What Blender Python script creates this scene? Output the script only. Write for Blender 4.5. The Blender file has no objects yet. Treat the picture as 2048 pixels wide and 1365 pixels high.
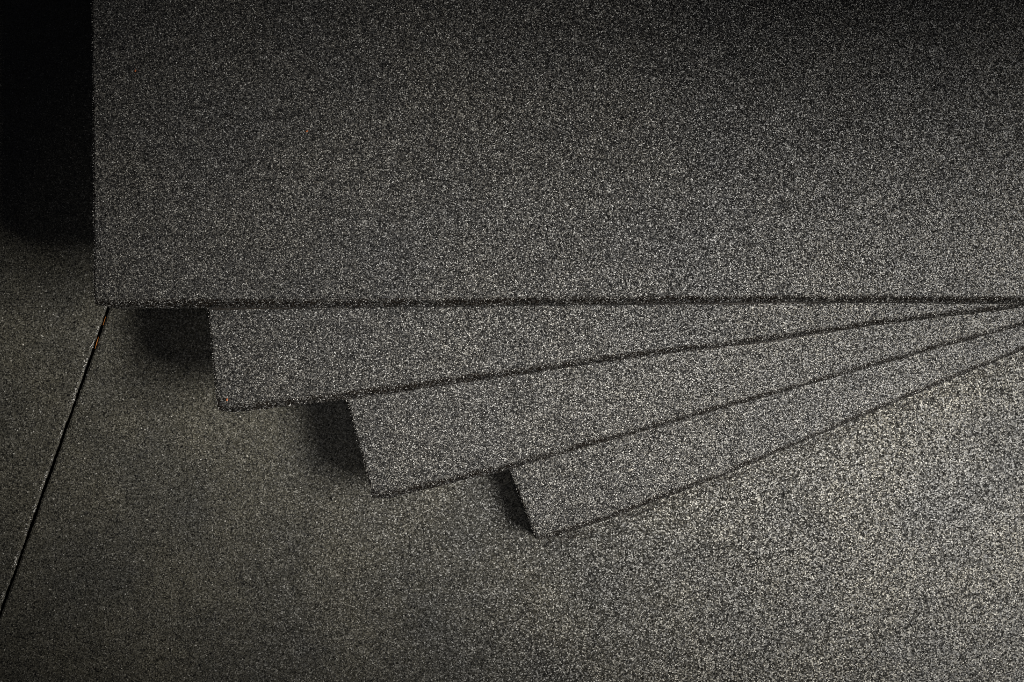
import bpy, bmesh, math, random
from mathutils import Vector, noise
random.seed(7)
S = bpy.context.scene
C = S.collection

# ------------------------------------------------------------------ camera
D = 6.25                      # camera height above the ground
H = 0.15                      # height of one step
FPX = 50.0 / 36.0 * 2048.0
cd = bpy.data.cameras.new('camera'); cam = bpy.data.objects.new('camera', cd); C.objects.link(cam)
cam.location = (0, 0, D); cam.rotation_euler = (0, 0, 0)
cd.lens = 50; cd.sensor_width = 36; cd.clip_start = 0.1; cd.clip_end = 200
S.camera = cam

# ------------------------------------------------------------------ light
w = bpy.data.worlds.new('World'); S.world = w; w.use_nodes = True
w.node_tree.nodes['Background'].inputs[0].default_value = (0.75, 0.8, 1.0, 1)
w.node_tree.nodes['Background'].inputs[1].default_value = 0.02
S.view_settings.view_transform = 'Standard'; S.view_settings.look = 'None'
S.view_settings.exposure = 0; S.view_settings.gamma = 1
S.cycles.filter_width = 1.0
S.cycles.use_denoising = False      # the grain itself must stay crisp

def at(u, v, z=0.0):          # a place on the level plane z, named by where it was measured in the photograph
    return Vector(((u - 1024) * (D - z) / FPX, -(v - 682.5) * (D - z) / FPX, z))

LP = Vector((0.86, -0.24, 1.0)).normalized()
LAMP = at(1300, 800) + LP * 10.0
def spot(name, aim, energy, cone, blend, radius, col, loc=LAMP):
    l = bpy.data.lights.new(name, 'SPOT'); o = bpy.data.objects.new(name, l); C.objects.link(o)
    o.location = loc
    o.rotation_euler = (aim - loc).to_track_quat('-Z', 'Y').to_euler()
    l.energy = energy; l.spot_size = math.radians(cone); l.spot_blend = blend
    l.shadow_soft_size = radius; l.color = col
for dy in (-2.0, 0.0, 2.0):          # a tall soft bank of lamps beyond the right edge
    P = LAMP + Vector((0.3 * dy, dy, 0))
    spot('spot_lamp', at(1900, 960), 3550, 18.6, 1.0, 1.15, (1.0, 0.98, 0.935), P)
    spot('spot_lamp', at(640, 720), 3900, 15.3, 1.0, 1.15, (1.0, 0.975, 0.92), P)
spot('spot_lamp', at(850, 860), 480, 21, 1.0, 1.2, (1.0, 0.965, 0.91), Vector((0.2, -0.4, 8.5)))  # overhead fill, added only to lift the shadows

# ------------------------------------------------------------------ materials
def grain_material(name, cell, cols, crev, facet, rough, mottle, spec=0.5, warm=0.0, dust=None, amount=(0, 0)):
    m = bpy.data.materials.new(name); m.use_nodes = True
    t = m.node_tree; N = t.nodes; L = t.links
    b = N['Principled BSDF']
    geo = N.new('ShaderNodeNewGeometry'); tc = N.new('ShaderNodeTexCoord')
    # warp so that the chips are not regular
    nz = N.new('ShaderNodeTexNoise'); nz.inputs['Scale'].default_value = 0.6 / cell; nz.inputs['Detail'].default_value = 1
    L.new(tc.outputs['Object'], nz.inputs['Vector'])
    ws = N.new('ShaderNodeVectorMath'); ws.operation = 'SCALE'; ws.inputs['Scale'].default_value = cell * 0.3
    L.new(nz.outputs['Color'], ws.inputs[0])
    wa = N.new('ShaderNodeVectorMath'); wa.operation = 'ADD'
    L.new(tc.outputs['Object'], wa.inputs[0]); L.new(ws.outputs[0], wa.inputs[1])
    v = N.new('ShaderNodeTexVoronoi'); v.inputs['Scale'].default_value = 1.0 / cell; v.inputs['Randomness'].default_value = 1
    L.new(wa.outputs[0], v.inputs['Vector'])
    # tone of each chip
    sep = N.new('ShaderNodeSeparateColor'); L.new(v.outputs['Color'], sep.inputs[0])
    cr = N.new('ShaderNodeValToRGB'); cr.color_ramp.interpolation = 'LINEAR'
    e = cr.color_ramp.elements
    while len(e) < len(cols): e.new(0.5)
    for k, (p, c) in enumerate(cols): e[k].position = p; e[k].color = (*c, 1)
    L.new(sep.outputs[0], cr.inputs[0])
    chip_col = cr.outputs[0]; facet_fac = None
    if dust:
        # fine dust trodden between the chips evens them out; thickest on the side away from the right edge, patchy
        sx = N.new('ShaderNodeSeparateXYZ'); L.new(tc.outputs['Object'], sx.inputs[0])
        dn = N.new('ShaderNodeTexNoise'); dn.inputs['Scale'].default_value = 1.3; dn.inputs['Detail'].default_value = 5
        L.new(tc.outputs['Object'], dn.inputs['Vector'])
        dw = N.new('ShaderNodeMath'); dw.operation = 'MULTIPLY_ADD'; dw.inputs[1].default_value = 2.4; L.new(dn.outputs['Fac'], dw.inputs[0]); L.new(sx.outputs['X'], dw.inputs[2])
        dm = N.new('ShaderNodeMapRange'); dm.interpolation_type = 'SMOOTHSTEP'
        dm.inputs['From Min'].default_value = -0.6; dm.inputs['From Max'].default_value = 2.9
        dm.inputs['To Min'].default_value = amount[1]; dm.inputs['To Max'].default_value = amount[0]
        L.new(dw.outputs[0], dm.inputs['Value'])
        gt = N.new('ShaderNodeMath'); gt.operation = 'GREATER_THAN'; gt.inputs[1].default_value = 0.05   # a few chips stay polished
        L.new(sep.outputs[1], gt.inputs[0])
        dk = N.new('ShaderNodeMath'); dk.operation = 'MULTIPLY'; L.new(dm.outputs[0], dk.inputs[0]); L.new(gt.outputs[0], dk.inputs[1])
        dm = dk
        dmx = N.new('ShaderNodeMix'); dmx.data_type = 'RGBA'; dmx.inputs[7].default_value = (*dust, 1)
        L.new(dm.outputs[0], dmx.inputs[0]); L.new(chip_col, dmx.inputs[6])
        chip_col = dmx.outputs[2]
        facet_fac = N.new('ShaderNodeMath'); facet_fac.operation = 'MULTIPLY_ADD'; facet_fac.inputs[1].default_value = -0.75 * facet; facet_fac.inputs[2].default_value = facet
        L.new(dm.outputs[0], facet_fac.inputs[0])
    # shade in the crevices between chips, multiplied into their colour
    cm = N.new('ShaderNodeMapRange'); cm.inputs['From Min'].default_value = 0.38; cm.inputs['From Max'].default_value = 0.72
    cm.inputs['To Min'].default_value = 1.0; cm.inputs['To Max'].default_value = crev
    L.new(v.outputs['Distance'], cm.inputs['Value'])
    mul = N.new('ShaderNodeMix'); mul.data_type = 'RGBA'; mul.blend_type = 'MULTIPLY'; mul.inputs[0].default_value = 1
    L.new(chip_col, mul.inputs[6]); L.new(cm.outputs[0], mul.inputs[7])
    chip_col = mul.outputs[2]
    # worn and dusty patches
    big = N.new('ShaderNodeTexNoise'); big.inputs['Scale'].default_value = 1.7; big.inputs['Detail'].default_value = 5; big.inputs['Roughness'].default_value = 0.62
    L.new(tc.outputs['Object'], big.inputs['Vector'])
    br = N.new('ShaderNodeValToRGB')
    a = 1 - mottle; c2 = 1 + mottle
    br.color_ramp.elements[0].position = 0.32; br.color_ramp.elements[0].color = (a, a, a * (1.02), 1)
    br.color_ramp.elements[1].position = 0.68; br.color_ramp.elements[1].color = (c2, c2 * (1 - 0.03 - warm * .3), c2 * (1 - 0.09 - warm), 1)
    L.new(big.outputs['Fac'], br.inputs[0])
    mu2 = N.new('ShaderNodeMix'); mu2.data_type = 'RGBA'; mu2.blend_type = 'MULTIPLY'; mu2.inputs[0].default_value = 1
    L.new(chip_col, mu2.inputs[6]); L.new(br.outputs[0], mu2.inputs[7])
    mid = N.new('ShaderNodeTexNoise'); mid.inputs['Scale'].default_value = 26; mid.inputs['Detail'].default_value = 4; mid.inputs['Roughness'].default_value = 0.7
    mp = N.new('ShaderNodeMapping'); mp.inputs['Scale'].default_value = (0.3, 1, 1)
    L.new(tc.outputs['Object'], mp.inputs['Vector']); L.new(mp.outputs[0], mid.inputs['Vector'])
    mr = N.new('ShaderNodeMapRange'); mr.inputs['From Min'].default_value = 0.3; mr.inputs['From Max'].default_value = 0.7
    mr.inputs['To Min'].default_value = 0.78; mr.inputs['To Max'].default_value = 1.22
    L.new(mid.outputs['Fac'], mr.inputs['Value'])
    mu3 = N.new('ShaderNodeMix'); mu3.data_type = 'RGBA'; mu3.blend_type = 'MULTIPLY'; mu3.inputs[0].default_value = 1
    L.new(mu2.outputs[2], mu3.inputs[6]); L.new(mr.outputs[0], mu3.inputs[7])
    # where chips have rubbed off an edge the bitumen shows (attribute 'wear': 1 on the arris, 0 on sound coating)
    at_ = N.new('ShaderNodeAttribute'); at_.attribute_name = 'wear'
    wn = N.new('ShaderNodeTexNoise'); wn.inputs['Scale'].default_value = 9; wn.inputs['Detail'].default_value = 6; wn.inputs['Roughness'].default_value = 0.8
    L.new(tc.outputs['Object'], wn.inputs['Vector'])
    wr = N.new('ShaderNodeMapRange'); wr.inputs['From Min'].default_value = 0.36; wr.inputs['From Max'].default_value = 0.56
    wr.inputs['To Min'].default_value = 0.22; wr.inputs['To Max'].default_value = 1.0
    L.new(wn.outputs['Fac'], wr.inputs['Value'])
    wm = N.new('ShaderNodeMath'); wm.operation = 'MULTIPLY'
    L.new(at_.outputs['Fac'], wm.inputs[0]); L.new(wr.outputs[0], wm.inputs[1])
    # a chip goes or stays as a whole
    wk = N.new('ShaderNodeMath'); wk.operation = 'SUBTRACT'; L.new(wm.outputs[0], wk.inputs[0])
    ws2 = N.new('ShaderNodeMath'); ws2.operation = 'MULTIPLY'; ws2.inputs[1].default_value = 0.9
    L.new(sep.outputs[2], ws2.inputs[0]); L.new(ws2.outputs[0], wk.inputs[1])
    wf = N.new('ShaderNodeMath'); wf.operation = 'MULTIPLY'; wf.use_clamp = True; wf.inputs[1].default_value = 5
    L.new(wk.outputs[0], wf.inputs[0])
    mx = N.new('ShaderNodeMix'); mx.data_type = 'RGBA'; mx.inputs[7].default_value = (.011, .0085, .0065, 1)
    L.new(wf.outputs[0], mx.inputs[0]); L.new(mu3.outputs[2], mx.inputs[6])
    L.new(mx.outputs[2], b.inputs['Base Color'])
    sg = N.new('ShaderNodeMath'); sg.operation = 'MULTIPLY_ADD'; sg.inputs[1].default_value = -spec * .85; sg.inputs[2].default_value = spec
    L.new(wf.outputs[0], sg.inputs[0]); L.new(sg.outputs[0], b.inputs['Specular IOR Level'])
    # every chip lies at its own tilt
    sub = N.new('ShaderNodeVectorMath'); sub.operation = 'SUBTRACT'; sub.inputs[1].default_value = (0.5, 0.5, 0.5)
    L.new(v.outputs['Color'], sub.inputs[0])
    sc = N.new('ShaderNodeVectorMath'); sc.operation = 'SCALE'; sc.inputs['Scale'].default_value = facet
    L.new(sub.outputs[0], sc.inputs[0])
    if facet_fac: L.new(facet_fac.outputs[0], sc.inputs['Scale'])
    ad = N.new('ShaderNodeVectorMath'); ad.operation = 'ADD'
    L.new(geo.outputs['Normal'], ad.inputs[0]); L.new(sc.outputs[0], ad.inputs[1])
    no = N.new('ShaderNodeVectorMath'); no.operation = 'NORMALIZE'; L.new(ad.outputs[0], no.inputs[0])
    L.new(no.outputs[0], b.inputs['Normal'])
    # gloss differs from chip to chip
    rr = N.new('ShaderNodeMapRange'); rr.inputs['To Min'].default_value = rough; rr.inputs['To Max'].default_value = min(1, rough + 0.4)
    L.new(sep.outputs[1], rr.inputs['Value']); L.new(rr.outputs[0], b.inputs['Roughness'])
    b.inputs['Specular IOR Level'].default_value = spec
    return m

G = lambda x, a=1.0, c=1.0: (x * a, x, x * c)
slab_cols = [(0.0, G(.013, 1.02, .95)), (0.35, G(.038, 1.03, .94)), (0.6, G(.075, 1.0, 1.03)), (0.8, G(.13, 1.07, .86)), (0.93, G(.22, 1.03, .92)), (1.0, G(.52, 1.01, .95))]
ground_cols = [(0.0, G(.015, 1.02, .95)), (0.4, G(.05, 1.02, .93)), (0.7, G(.11, 1.03, .92)), (0.9, G(.24, 1.02, .93)), (1.0, G(.55, 1.0, .97))]
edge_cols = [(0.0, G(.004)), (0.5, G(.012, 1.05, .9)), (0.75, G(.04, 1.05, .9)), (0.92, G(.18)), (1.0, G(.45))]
M_slab = grain_material('granule_coating', 0.0036, slab_cols, 0.06, .9, 0.27, 0.13, .5, .0, (.075, .074, .071), (0.0, .22))
M_ground = grain_material('granule_paving', 0.0051, ground_cols, 0.12, 1.0, 0.28, 0.25, 0.5, 0.07, (.094, .0915, .074), (.06, .78))
M_riser = grain_material('worn_shaded_edge', 0.0048, edge_cols, 0.1, 1.0, 0.4, 0.3, 0.3)  # worn edge, also darkened in place of a steep face's shade

def plain(name, col, rough=0.7, scale=300):
    m = bpy.data.materials.new(name); m.use_nodes = True
    t = m.node_tree; b = t.nodes['Principled BSDF']
    n = t.nodes.new('ShaderNodeTexNoise'); n.inputs['Scale'].default_value = scale; n.inputs['Detail'].default_value = 4
    r = t.nodes.new('ShaderNodeValToRGB'); r.color_ramp.elements[0].position = .3; r.color_ramp.elements[1].position = .7
    r.color_ramp.elements[0].color = (*[x * .6 for x in col], 1); r.color_ramp.elements[1].color = (*[x * 1.3 for x in col], 1)
    t.links.new(n.outputs['Fac'], r.inputs[0]); t.links.new(r.outputs[0], b.inputs['Base Color'])
    b.inputs['Roughness'].default_value = rough
    return m
M_tar = plain('bitumen', (.006, .005, .0045), .55)
M_chip_light = plain('pale_chips', (.6, .58, .54), .35)
M_chip_dark = plain('dark_chips', (.02, .02, .021), .35)
M_chip_mid = plain('grey_chips', (.13, .125, .115), .4)
M_chip_brown = plain('brown_chips', (.06, .05, .04), .6)
M_orange = plain('orange_stone', (.55, .15, .04), .5)
M_straw = plain('dry_straw', (.5, .17, .03), .5)
M_pale = plain('pale_stone', (.45, .42, .36), .6)

# ------------------------------------------------------------------ helpers
def link(name, me, parent=None, kind=None):
    o = bpy.data.objects.new(name, me); C.objects.link(o)
    if parent: o.parent = parent
    if kind: o['kind'] = kind
    return o

def mesh(name, verts, faces, mats, midx=None, parent=None, kind=None):
    me = bpy.data.meshes.new(name); me.from_pydata([tuple(v) for v in verts], [], faces)
    for m in mats: me.materials.append(m)
    if midx: me.polygons.foreach_set('material_index', midx)
    me.update()
    bm = bmesh.new(); bm.from_mesh(me); bmesh.ops.recalc_face_normals(bm, faces=bm.faces); bm.to_mesh(me); bm.free()
    return link(name, me, parent, kind)

def resample(pts, step):
    out = []
    for a, b in zip(pts[:-1], pts[1:]):
        n = max(1, int((b - a).length / step))
        for k in range(n): out.append(a.lerp(b, k / n))
    out.append(pts[-1]); return out

def rough_line(pts, step=0.006, amp=0.0014, seed=0):
    """outline with the small unevenness that the chips give to an edge"""
    r = resample(pts, step); out = []
    for i, p in enumerate(r):
        a = r[max(0, i - 1)]; b = r[min(len(r) - 1, i + 1)]
        d = (b - a); n = Vector((-d.y, d.x, 0)).normalized()
        j = noise.noise(Vector((p.x * 7, p.y * 7, seed))) * amp * 1.6 + (random.random() - .5) * 2 * amp
        if i in (0, len(r) - 1): j = 0
        out.append(p + n * j)
    return out

def offset(line, d, zz):
    out = []
    for i, p in enumerate(line):
        a = line[max(0, i - 4)]; b = line[min(len(line) - 1, i + 4)]
        t = (b - a); n = Vector((t.y, -t.x, 0)).normalized()
        q = p + n * d; q.z = zz; out.append(q)
    return out

def chips(name, spots, size, parent, mats=(M_chip_light, M_chip_dark, M_chip_mid)):
    """loose angular chips bedded along an edge: one mesh, nobody could count them"""
    V = []; F = []; MI = []
    for p in spots:
        s = size * random.uniform(.55, 1.25); k = len(V)
        rot = [Vector((random.gauss(0, 1), random.gauss(0, 1), random.gauss(0, 1))).normalized() for _ in range(3)]
        a = rot[0]; b = a.cross(rot[1]).normalized(); c = a.cross(b)
        for d, f in ((a, 1), (a, -1), (b, .7), (b, -.7), (c, .5), (c, -.5)):
            V.append(p + d * f * s * random.uniform(.8, 1.1))
        mi = random.choices(range(len(mats)), (3, 5, 4))[0]
        for f in ((0, 2, 4), (2, 1, 4), (1, 3, 4), (3, 0, 4), (2, 0, 5), (1, 2, 5), (3, 1, 5), (0, 3, 5)):
            F.append([k + q for q in f]); MI.append(mi)
    return mesh(name, V, F, mats, MI, parent, 'stuff')

# ------------------------------------------------------------------ ground: two coated panels either side of an open joint
ground = bpy.data.objects.new('ground', None); C.objects.link(ground); ground['kind'] = 'structure'
mesh('sub_base', [(-5, -4, -.06), (5, -4, -.06), (5, 4, -.06), (-5, 4, -.06)], [(0, 1, 2, 3)], [M_tar], parent=ground)
J0 = at(213, 625); J1 = at(123, 880); dj = (J1 - J0).normalized()
ja, jb = J0 - dj * 3.2, J0 + dj * 4.2
jn = Vector((-dj.y, dj.x, 0)); 
if jn.x < 0: jn = -jn
def panel(name, side, label_edge, chamfer, drop):
    # side -1: left of the joint, +1: right
    line = [p + jn * side * label_edge for p in rough_line([ja, jb], .008, .0018, side * 5)]
    top = [p + jn * side * chamfer for p in line]
    far = [Vector((side * 5, 4, 0)), Vector((side * 5, -4, 0))]
    V = [Vector((p.x, p.y, 0)) for p in top]; n = len(V)
    V += [Vector((p.x, p.y, -drop)) for p in line]
    V += [Vector((p.x, p.y, -.055)) for p in line]
    V += [Vector((side * 5, q.y, 0)) for q in top]
    F = []; MI = []
    for i in range(n - 1):
        F.append((i, i + 1, 3 * n + i + 1, 3 * n + i)); MI.append(0)
        F.append((i, i + 1, n + i + 1, n + i)); MI.append(2)
        F.append((n + i, n + i + 1, 2 * n + i + 1, 2 * n + i)); MI.append(1)
    o = mesh(name, V, F, [M_ground, M_tar, M_ground], MI, ground)
    return line, top
lL, tL = panel('ground_panel', -1, .008, .008, .011)
lR, tR = panel('ground_panel', 1, .007, .008, .004)

# ------------------------------------------------------------------ the fan of steps

def step(name, level, left, low, batter, label, seed, nose=.012, taper=.45, far=(2900, -700)):
    """left: photo points of the left edge from the back to the front corner; low: points of the front edge from that corner to the right"""
    z = level * H
    Lp = [at(u, v, z) for u, v in left]; Fp = [at(u, v, z) for u, v in low]
    c0 = Lp[-1].copy(); a_ = c0 + (Lp[-2] - c0).normalized() * .013; b_ = c0 + (Fp[1] - c0).normalized() * .013
    mid_ = c0.lerp((a_ + b_) / 2, .3)
    Lp[-1] = a_; Fp[0:1] = [a_, mid_, b_]
    le = rough_line(Lp, .006, .0012, seed); fe = rough_line(Fp, .006, .0015, seed + 3)
    edge = le + fe[1:]
    n = len(edge); nl = len(le)
    # arris, then battered face, then the body down to what carries it
    lip = []; base = []; inner = []
    for i, p in enumerate(edge):
        a = edge[max(0, i - 4)]; b = edge[min(n - 1, i + 4)]
        t = b - a; nn = Vector((t.y, -t.x, 0)).normalized()
        k_ = min(1.0, max(0.0, (i - nl + 3) / 12.0))
        k_ *= taper + (1 - taper) * min(1.0, max(0.0, (1.1 - p.x) / 1.6))     # the bevel dies away to the right
        w_ = batter[0] + (batter[1] - batter[0]) * k_ ** .6
        # front corner: blend so the faces meet
        q = p - nn * (.006 + (nose - .006) * k_)
        q.z = z; inner.append(q)
        p.z = z - .003
        q = p + nn * (.003); q.z = z - .008; lip.append(q)
        q = p + nn * w_; q.z = z - .034; base.append(q)
    i0, i1 = max(1, nl - 8), nl + 12       # the inner line turns the corner in one clean curve
    A_, B_ = inner[i0].copy(), inner[i1].copy(); K_ = c0 + ((a_ - c0).normalized() + (b_ - c0).normalized()) * .011; K_.z = z
    for i in range(i0, i1 + 1):
        t = (i - i0) / (i1 - i0); inner[i] = A_ * (1 - t) ** 2 + K_ * 2 * t * (1 - t) + B_ * t * t
    floor_ = [Vector((p.x, p.y, z - H + .003)) for p in base]
    back = [at(*far, z), at(left[0][0], far[1], z)]
    # top face: ear-clip through bmesh
    obj_top_v = inner + [Vector((Fp[-1].x, back[0].y, z)), Vector((Lp[0].x, back[0].y, z))]
    if level < 4:
        # only as deep as it needs to reach under the step above
        yb = Lp[0].y + .25
        obj_top_v = inner + [Vector((Fp[-1].x, yb, z)), Vector((Lp[0].x, yb, z))]
    me = bpy.data.meshes.new(name)
    bm = bmesh.new()
    vs = [bm.verts.new(p) for p in obj_top_v]
    f = bm.faces.new(vs); bmesh.ops.triangulate(bm, faces=[f])
    # outer sides
    wl = [bm.verts.new(p) for p in floor_]
    wb = [bm.verts.new(p) for p in base]
    for i in range(n - 1):
        bm.faces.new((wb[i], wb[i + 1], wl[i + 1], wl[i]))
    # underside and the two hidden sides
    e1, e2 = obj_top_v[-2], obj_top_v[-1]
    w1 = bm.verts.new((e1.x, e1.y, z - H + .003)); w2 = bm.verts.new((e2.x, e2.y, z - H + .003))
    f2 = bm.faces.new(wl + [w1, w2]); bmesh.ops.triangulate(bm, faces=[f2])
    bm.faces.new((vs[-2], vs[-1], w2, w1))
    bm.faces.new((wb[-1], wl[-1], w1, vs[-2])); bm.faces.new((wb[0], vs[-1], w2, wl[0]))
    bmesh.ops.recalc_face_normals(bm, faces=bm.faces)
    for ff in bm.faces:
        if ff.calc_center_median().z > z - .001 and ff.normal.z < 0: ff.normal_flip()
    for ff in bm.faces: ff.material_index = 0 if ff.normal.z > .9 else 1  # side walls take the darkened coating, their shade put into the colour
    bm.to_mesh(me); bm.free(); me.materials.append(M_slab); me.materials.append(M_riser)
    tread = link(name, me)
    tread['label'] = label; tread['category'] = 'step'; tread['group'] = 'fanned granule-coated slabs'
    # riser face as a sub-part
    V = edge + lip + base + inner; F = []; MI = []
    for i in range(n - 1):
        F.append((i, i + 1, n + i + 1, n + i)); MI.append(0)
        F.append((n + i, n + i + 1, 2 * n + i + 1, 2 * n + i)); MI.append(1)
        F.append((3 * n + i, 3 * n + i + 1, i + 1, i)); MI.append(0)
    r = mesh('riser', V, F, [M_slab, M_riser], MI, tread)
    at_ = r.data.attributes.new('wear', 'FLOAT', 'POINT')
    at_.data.foreach_set('value', [1.0] * n + [.85] * n + [.45] * n + [0.0] * n)
    # chips standing proud along the arris and in the foot of the riser
    sp = []
    for p in edge:
        for _ in range(3):
            sp.append(p + Vector((random.gauss(0, .003), random.gauss(0, .003), random.uniform(-.003, .001))))
    chips('edge_chips', sp, .0028, tread)
    sp = []
    for p, q in zip(lip, base):
        for _ in range(4):
            t_ = random.random() ** .8
            sp.append(p.lerp(q, t_) + Vector((random.gauss(0, .002), random.gauss(0, .002), 0)))
    chips('riser_chips', sp, .003, r, (M_chip_mid, M_chip_dark, M_chip_brown))
    return edge, lip, base

lf4 = [(183, -330), (184, 0), (187, 300), (189, 603)]
fr4 = [(189, 603), (700, 601), (1100, 597.5), (1600, 593), (2048, 596), (2700, 590)]
step('top_block', 4, lf4, fr4, (.004, .026), 'broad square-cornered top slab of the fan, filling the upper half of the picture', 1, taper=.6)
step('wedge_block', 3, [(392, 470), (417, 622), (436, 817)], [(436, 817), (700, 786), (1000, 744), (1300, 702), (1500, 679), (1750, 643), (2048, 607), (2700, 520)], (.004, .026), 'uppermost wedge step, directly below the broad top slab, its corner beside the joint', 11)
step('wedge_block', 2, [(630, 600), (694, 800), (746, 993)], [(746, 993), (1015, 930), (1330, 842), (1550, 782), (1727, 732), (1850, 697), (2048, 644), (2700, 460)], (.004, .026), 'middle wedge step of the fan, between the uppermost and the lowest wedge', 21)
step('wedge_block', 1, [(930, 730), (1019, 938), (1073, 1077)], [(1073, 1077), (1200, 1037), (1430, 952), (1600, 881), (1700, 837), (1850, 775), (2048, 694), (2700, 420)], (.004, .026), 'lowest wedge step of the fan, lying directly on the paving', 31)

# ------------------------------------------------------------------ pale chips standing in for the glints on the joint's left rim
sp = []
for p in resample(tL, .006):
    if noise.noise(Vector((p.y * 14, 3, 1))) < -.02: continue
    for _ in range(3): sp.append(p + Vector((random.gauss(.002, .003), random.gauss(0, .003), random.uniform(-.004, .001))))
sp = [p for p in sp if p.y < .3 and p.y > -1.7]
chips('glint_chips', sp, .0045, ground, (M_chip_light, M_chip_light, M_chip_dark))

# thin dark brown bead where each riser meets what lies below it
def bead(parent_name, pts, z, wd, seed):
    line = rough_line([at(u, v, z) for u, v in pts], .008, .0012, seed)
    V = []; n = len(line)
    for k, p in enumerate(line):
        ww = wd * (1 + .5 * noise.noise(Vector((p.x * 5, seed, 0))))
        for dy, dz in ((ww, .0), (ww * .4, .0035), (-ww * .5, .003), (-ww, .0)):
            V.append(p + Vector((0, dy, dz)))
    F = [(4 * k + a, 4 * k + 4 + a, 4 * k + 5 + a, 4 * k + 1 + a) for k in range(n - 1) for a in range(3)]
    return mesh('dark_bead', V, F, [M_bead], None, bpy.data.objects[parent_name])
M_bead = plain('brown_bead', (.016, .011, .007), .6)
bead('top_block', [(425, 618), (700, 614), (1000, 610), (1600, 605.5), (2048, 602)], 3 * H + .001, .004, 3)
bead('wedge_block', [(700, 797), (1000, 755), (1300, 710), (1500, 689), (1750, 651), (2048, 613)], 2 * H + .001, .0018, 4)

# ------------------------------------------------------------------ odd things lying about
def stone(name, u, v, z, size, m, label, cat, stretch=(1, 1, .6), rot=0):
    bm = bmesh.new(); bmesh.ops.create_icosphere(bm, subdivisions=2, radius=1)
    for q in bm.verts:
        f = 1 + .35 * noise.noise(q.co * 1.7 + Vector((u, v, 0)))
        q.co = Vector((q.co.x * stretch[0], q.co.y * stretch[1], q.co.z * stretch[2])) * size * f
    me = bpy.data.meshes.new(name); bm.to_mesh(me); bm.free(); me.materials.append(m)
    o = link(name, me); p = at(u, v, z); o.location = (p.x, p.y, z + size * stretch[2] * .55); o.rotation_euler.z = rot
    o['label'] = label; o['category'] = cat; return o
stone('stone_chip', 454, 800, 3 * H, .0046, M_orange, 'tiny orange stone chip near the outer corner of the first step below the top slab', 'stone chip', (.8, 1.2, .6))
stone('stone_chip', 614, 263, 4 * H, .0042, M_orange, 'tiny orange stone chip lying in the middle left of the broad top slab', 'stone chip', (1.3, .6, .6), .5)
stone('stone_chip', 271, 142, 4 * H, .0042, M_orange, 'tiny orange stone chip near the dark upper left edge of the top slab', 'stone chip', (.7, 1.2, .6), -.4)
stone('pebble', 1262, 940, 1 * H, .007, M_pale, 'flat pale oblong pebble lying on the lowest wedge step', 'pebble', (1.5, .6, .35), .15)
def straw(pts, r, label):
    V = []; F = []
    P = [at(u, v, z) for u, v, z in pts]
    P = resample(P, .02); n = len(P)
    for k, p in enumerate(P):
        a = P[max(0, k - 1)]; b = P[min(n - 1, k + 1)]; t = (b - a).normalized(); s_ = t.cross(Vector((0, 0, 1))).normalized(); u_ = s_.cross(t)
        rr = r * (1 - .7 * abs(2 * k / (n - 1) - 1) ** 3)
        for q in range(6): V.append(p + (s_ * math.cos(q * math.pi / 3) + u_ * math.sin(q * math.pi / 3)) * rr)
    for k in range(n - 1):
        for q in range(6): F.append((6 * k + q, 6 * k + (q + 1) % 6, 6 * k + 6 + (q + 1) % 6, 6 * k + 6 + q))
    F += [tuple(range(6)), tuple(range(6 * n - 6, 6 * n))]
    o = mesh('straw', V, F, [M_straw]); o['label'] = label; o['category'] = 'straw'; o['group'] = 'straws caught in the paving joint'; return o
straw([(211, 634, .003), (206, 651, .004)], .0024, 'short orange straw in the paving joint just below the corner of the top slab')
straw([(197, 674, .001), (190, 698, .002)], .0014, 'thin dark orange straw lower down the paving joint, below the shorter one')

# dark brown chips scattered along the foot of the lowest step
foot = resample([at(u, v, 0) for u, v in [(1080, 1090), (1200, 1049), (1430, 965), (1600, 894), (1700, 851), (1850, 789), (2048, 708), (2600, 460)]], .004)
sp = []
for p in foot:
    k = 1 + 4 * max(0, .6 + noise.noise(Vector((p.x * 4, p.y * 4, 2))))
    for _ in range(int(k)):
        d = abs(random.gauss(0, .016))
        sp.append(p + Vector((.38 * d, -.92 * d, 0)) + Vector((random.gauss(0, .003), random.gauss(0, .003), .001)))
g = chips('foot_chips', sp, .0034, None, (M_chip_brown, M_bead, M_chip_dark))
g['label'] = 'dark brown chips along the foot of the lowest wedge step'
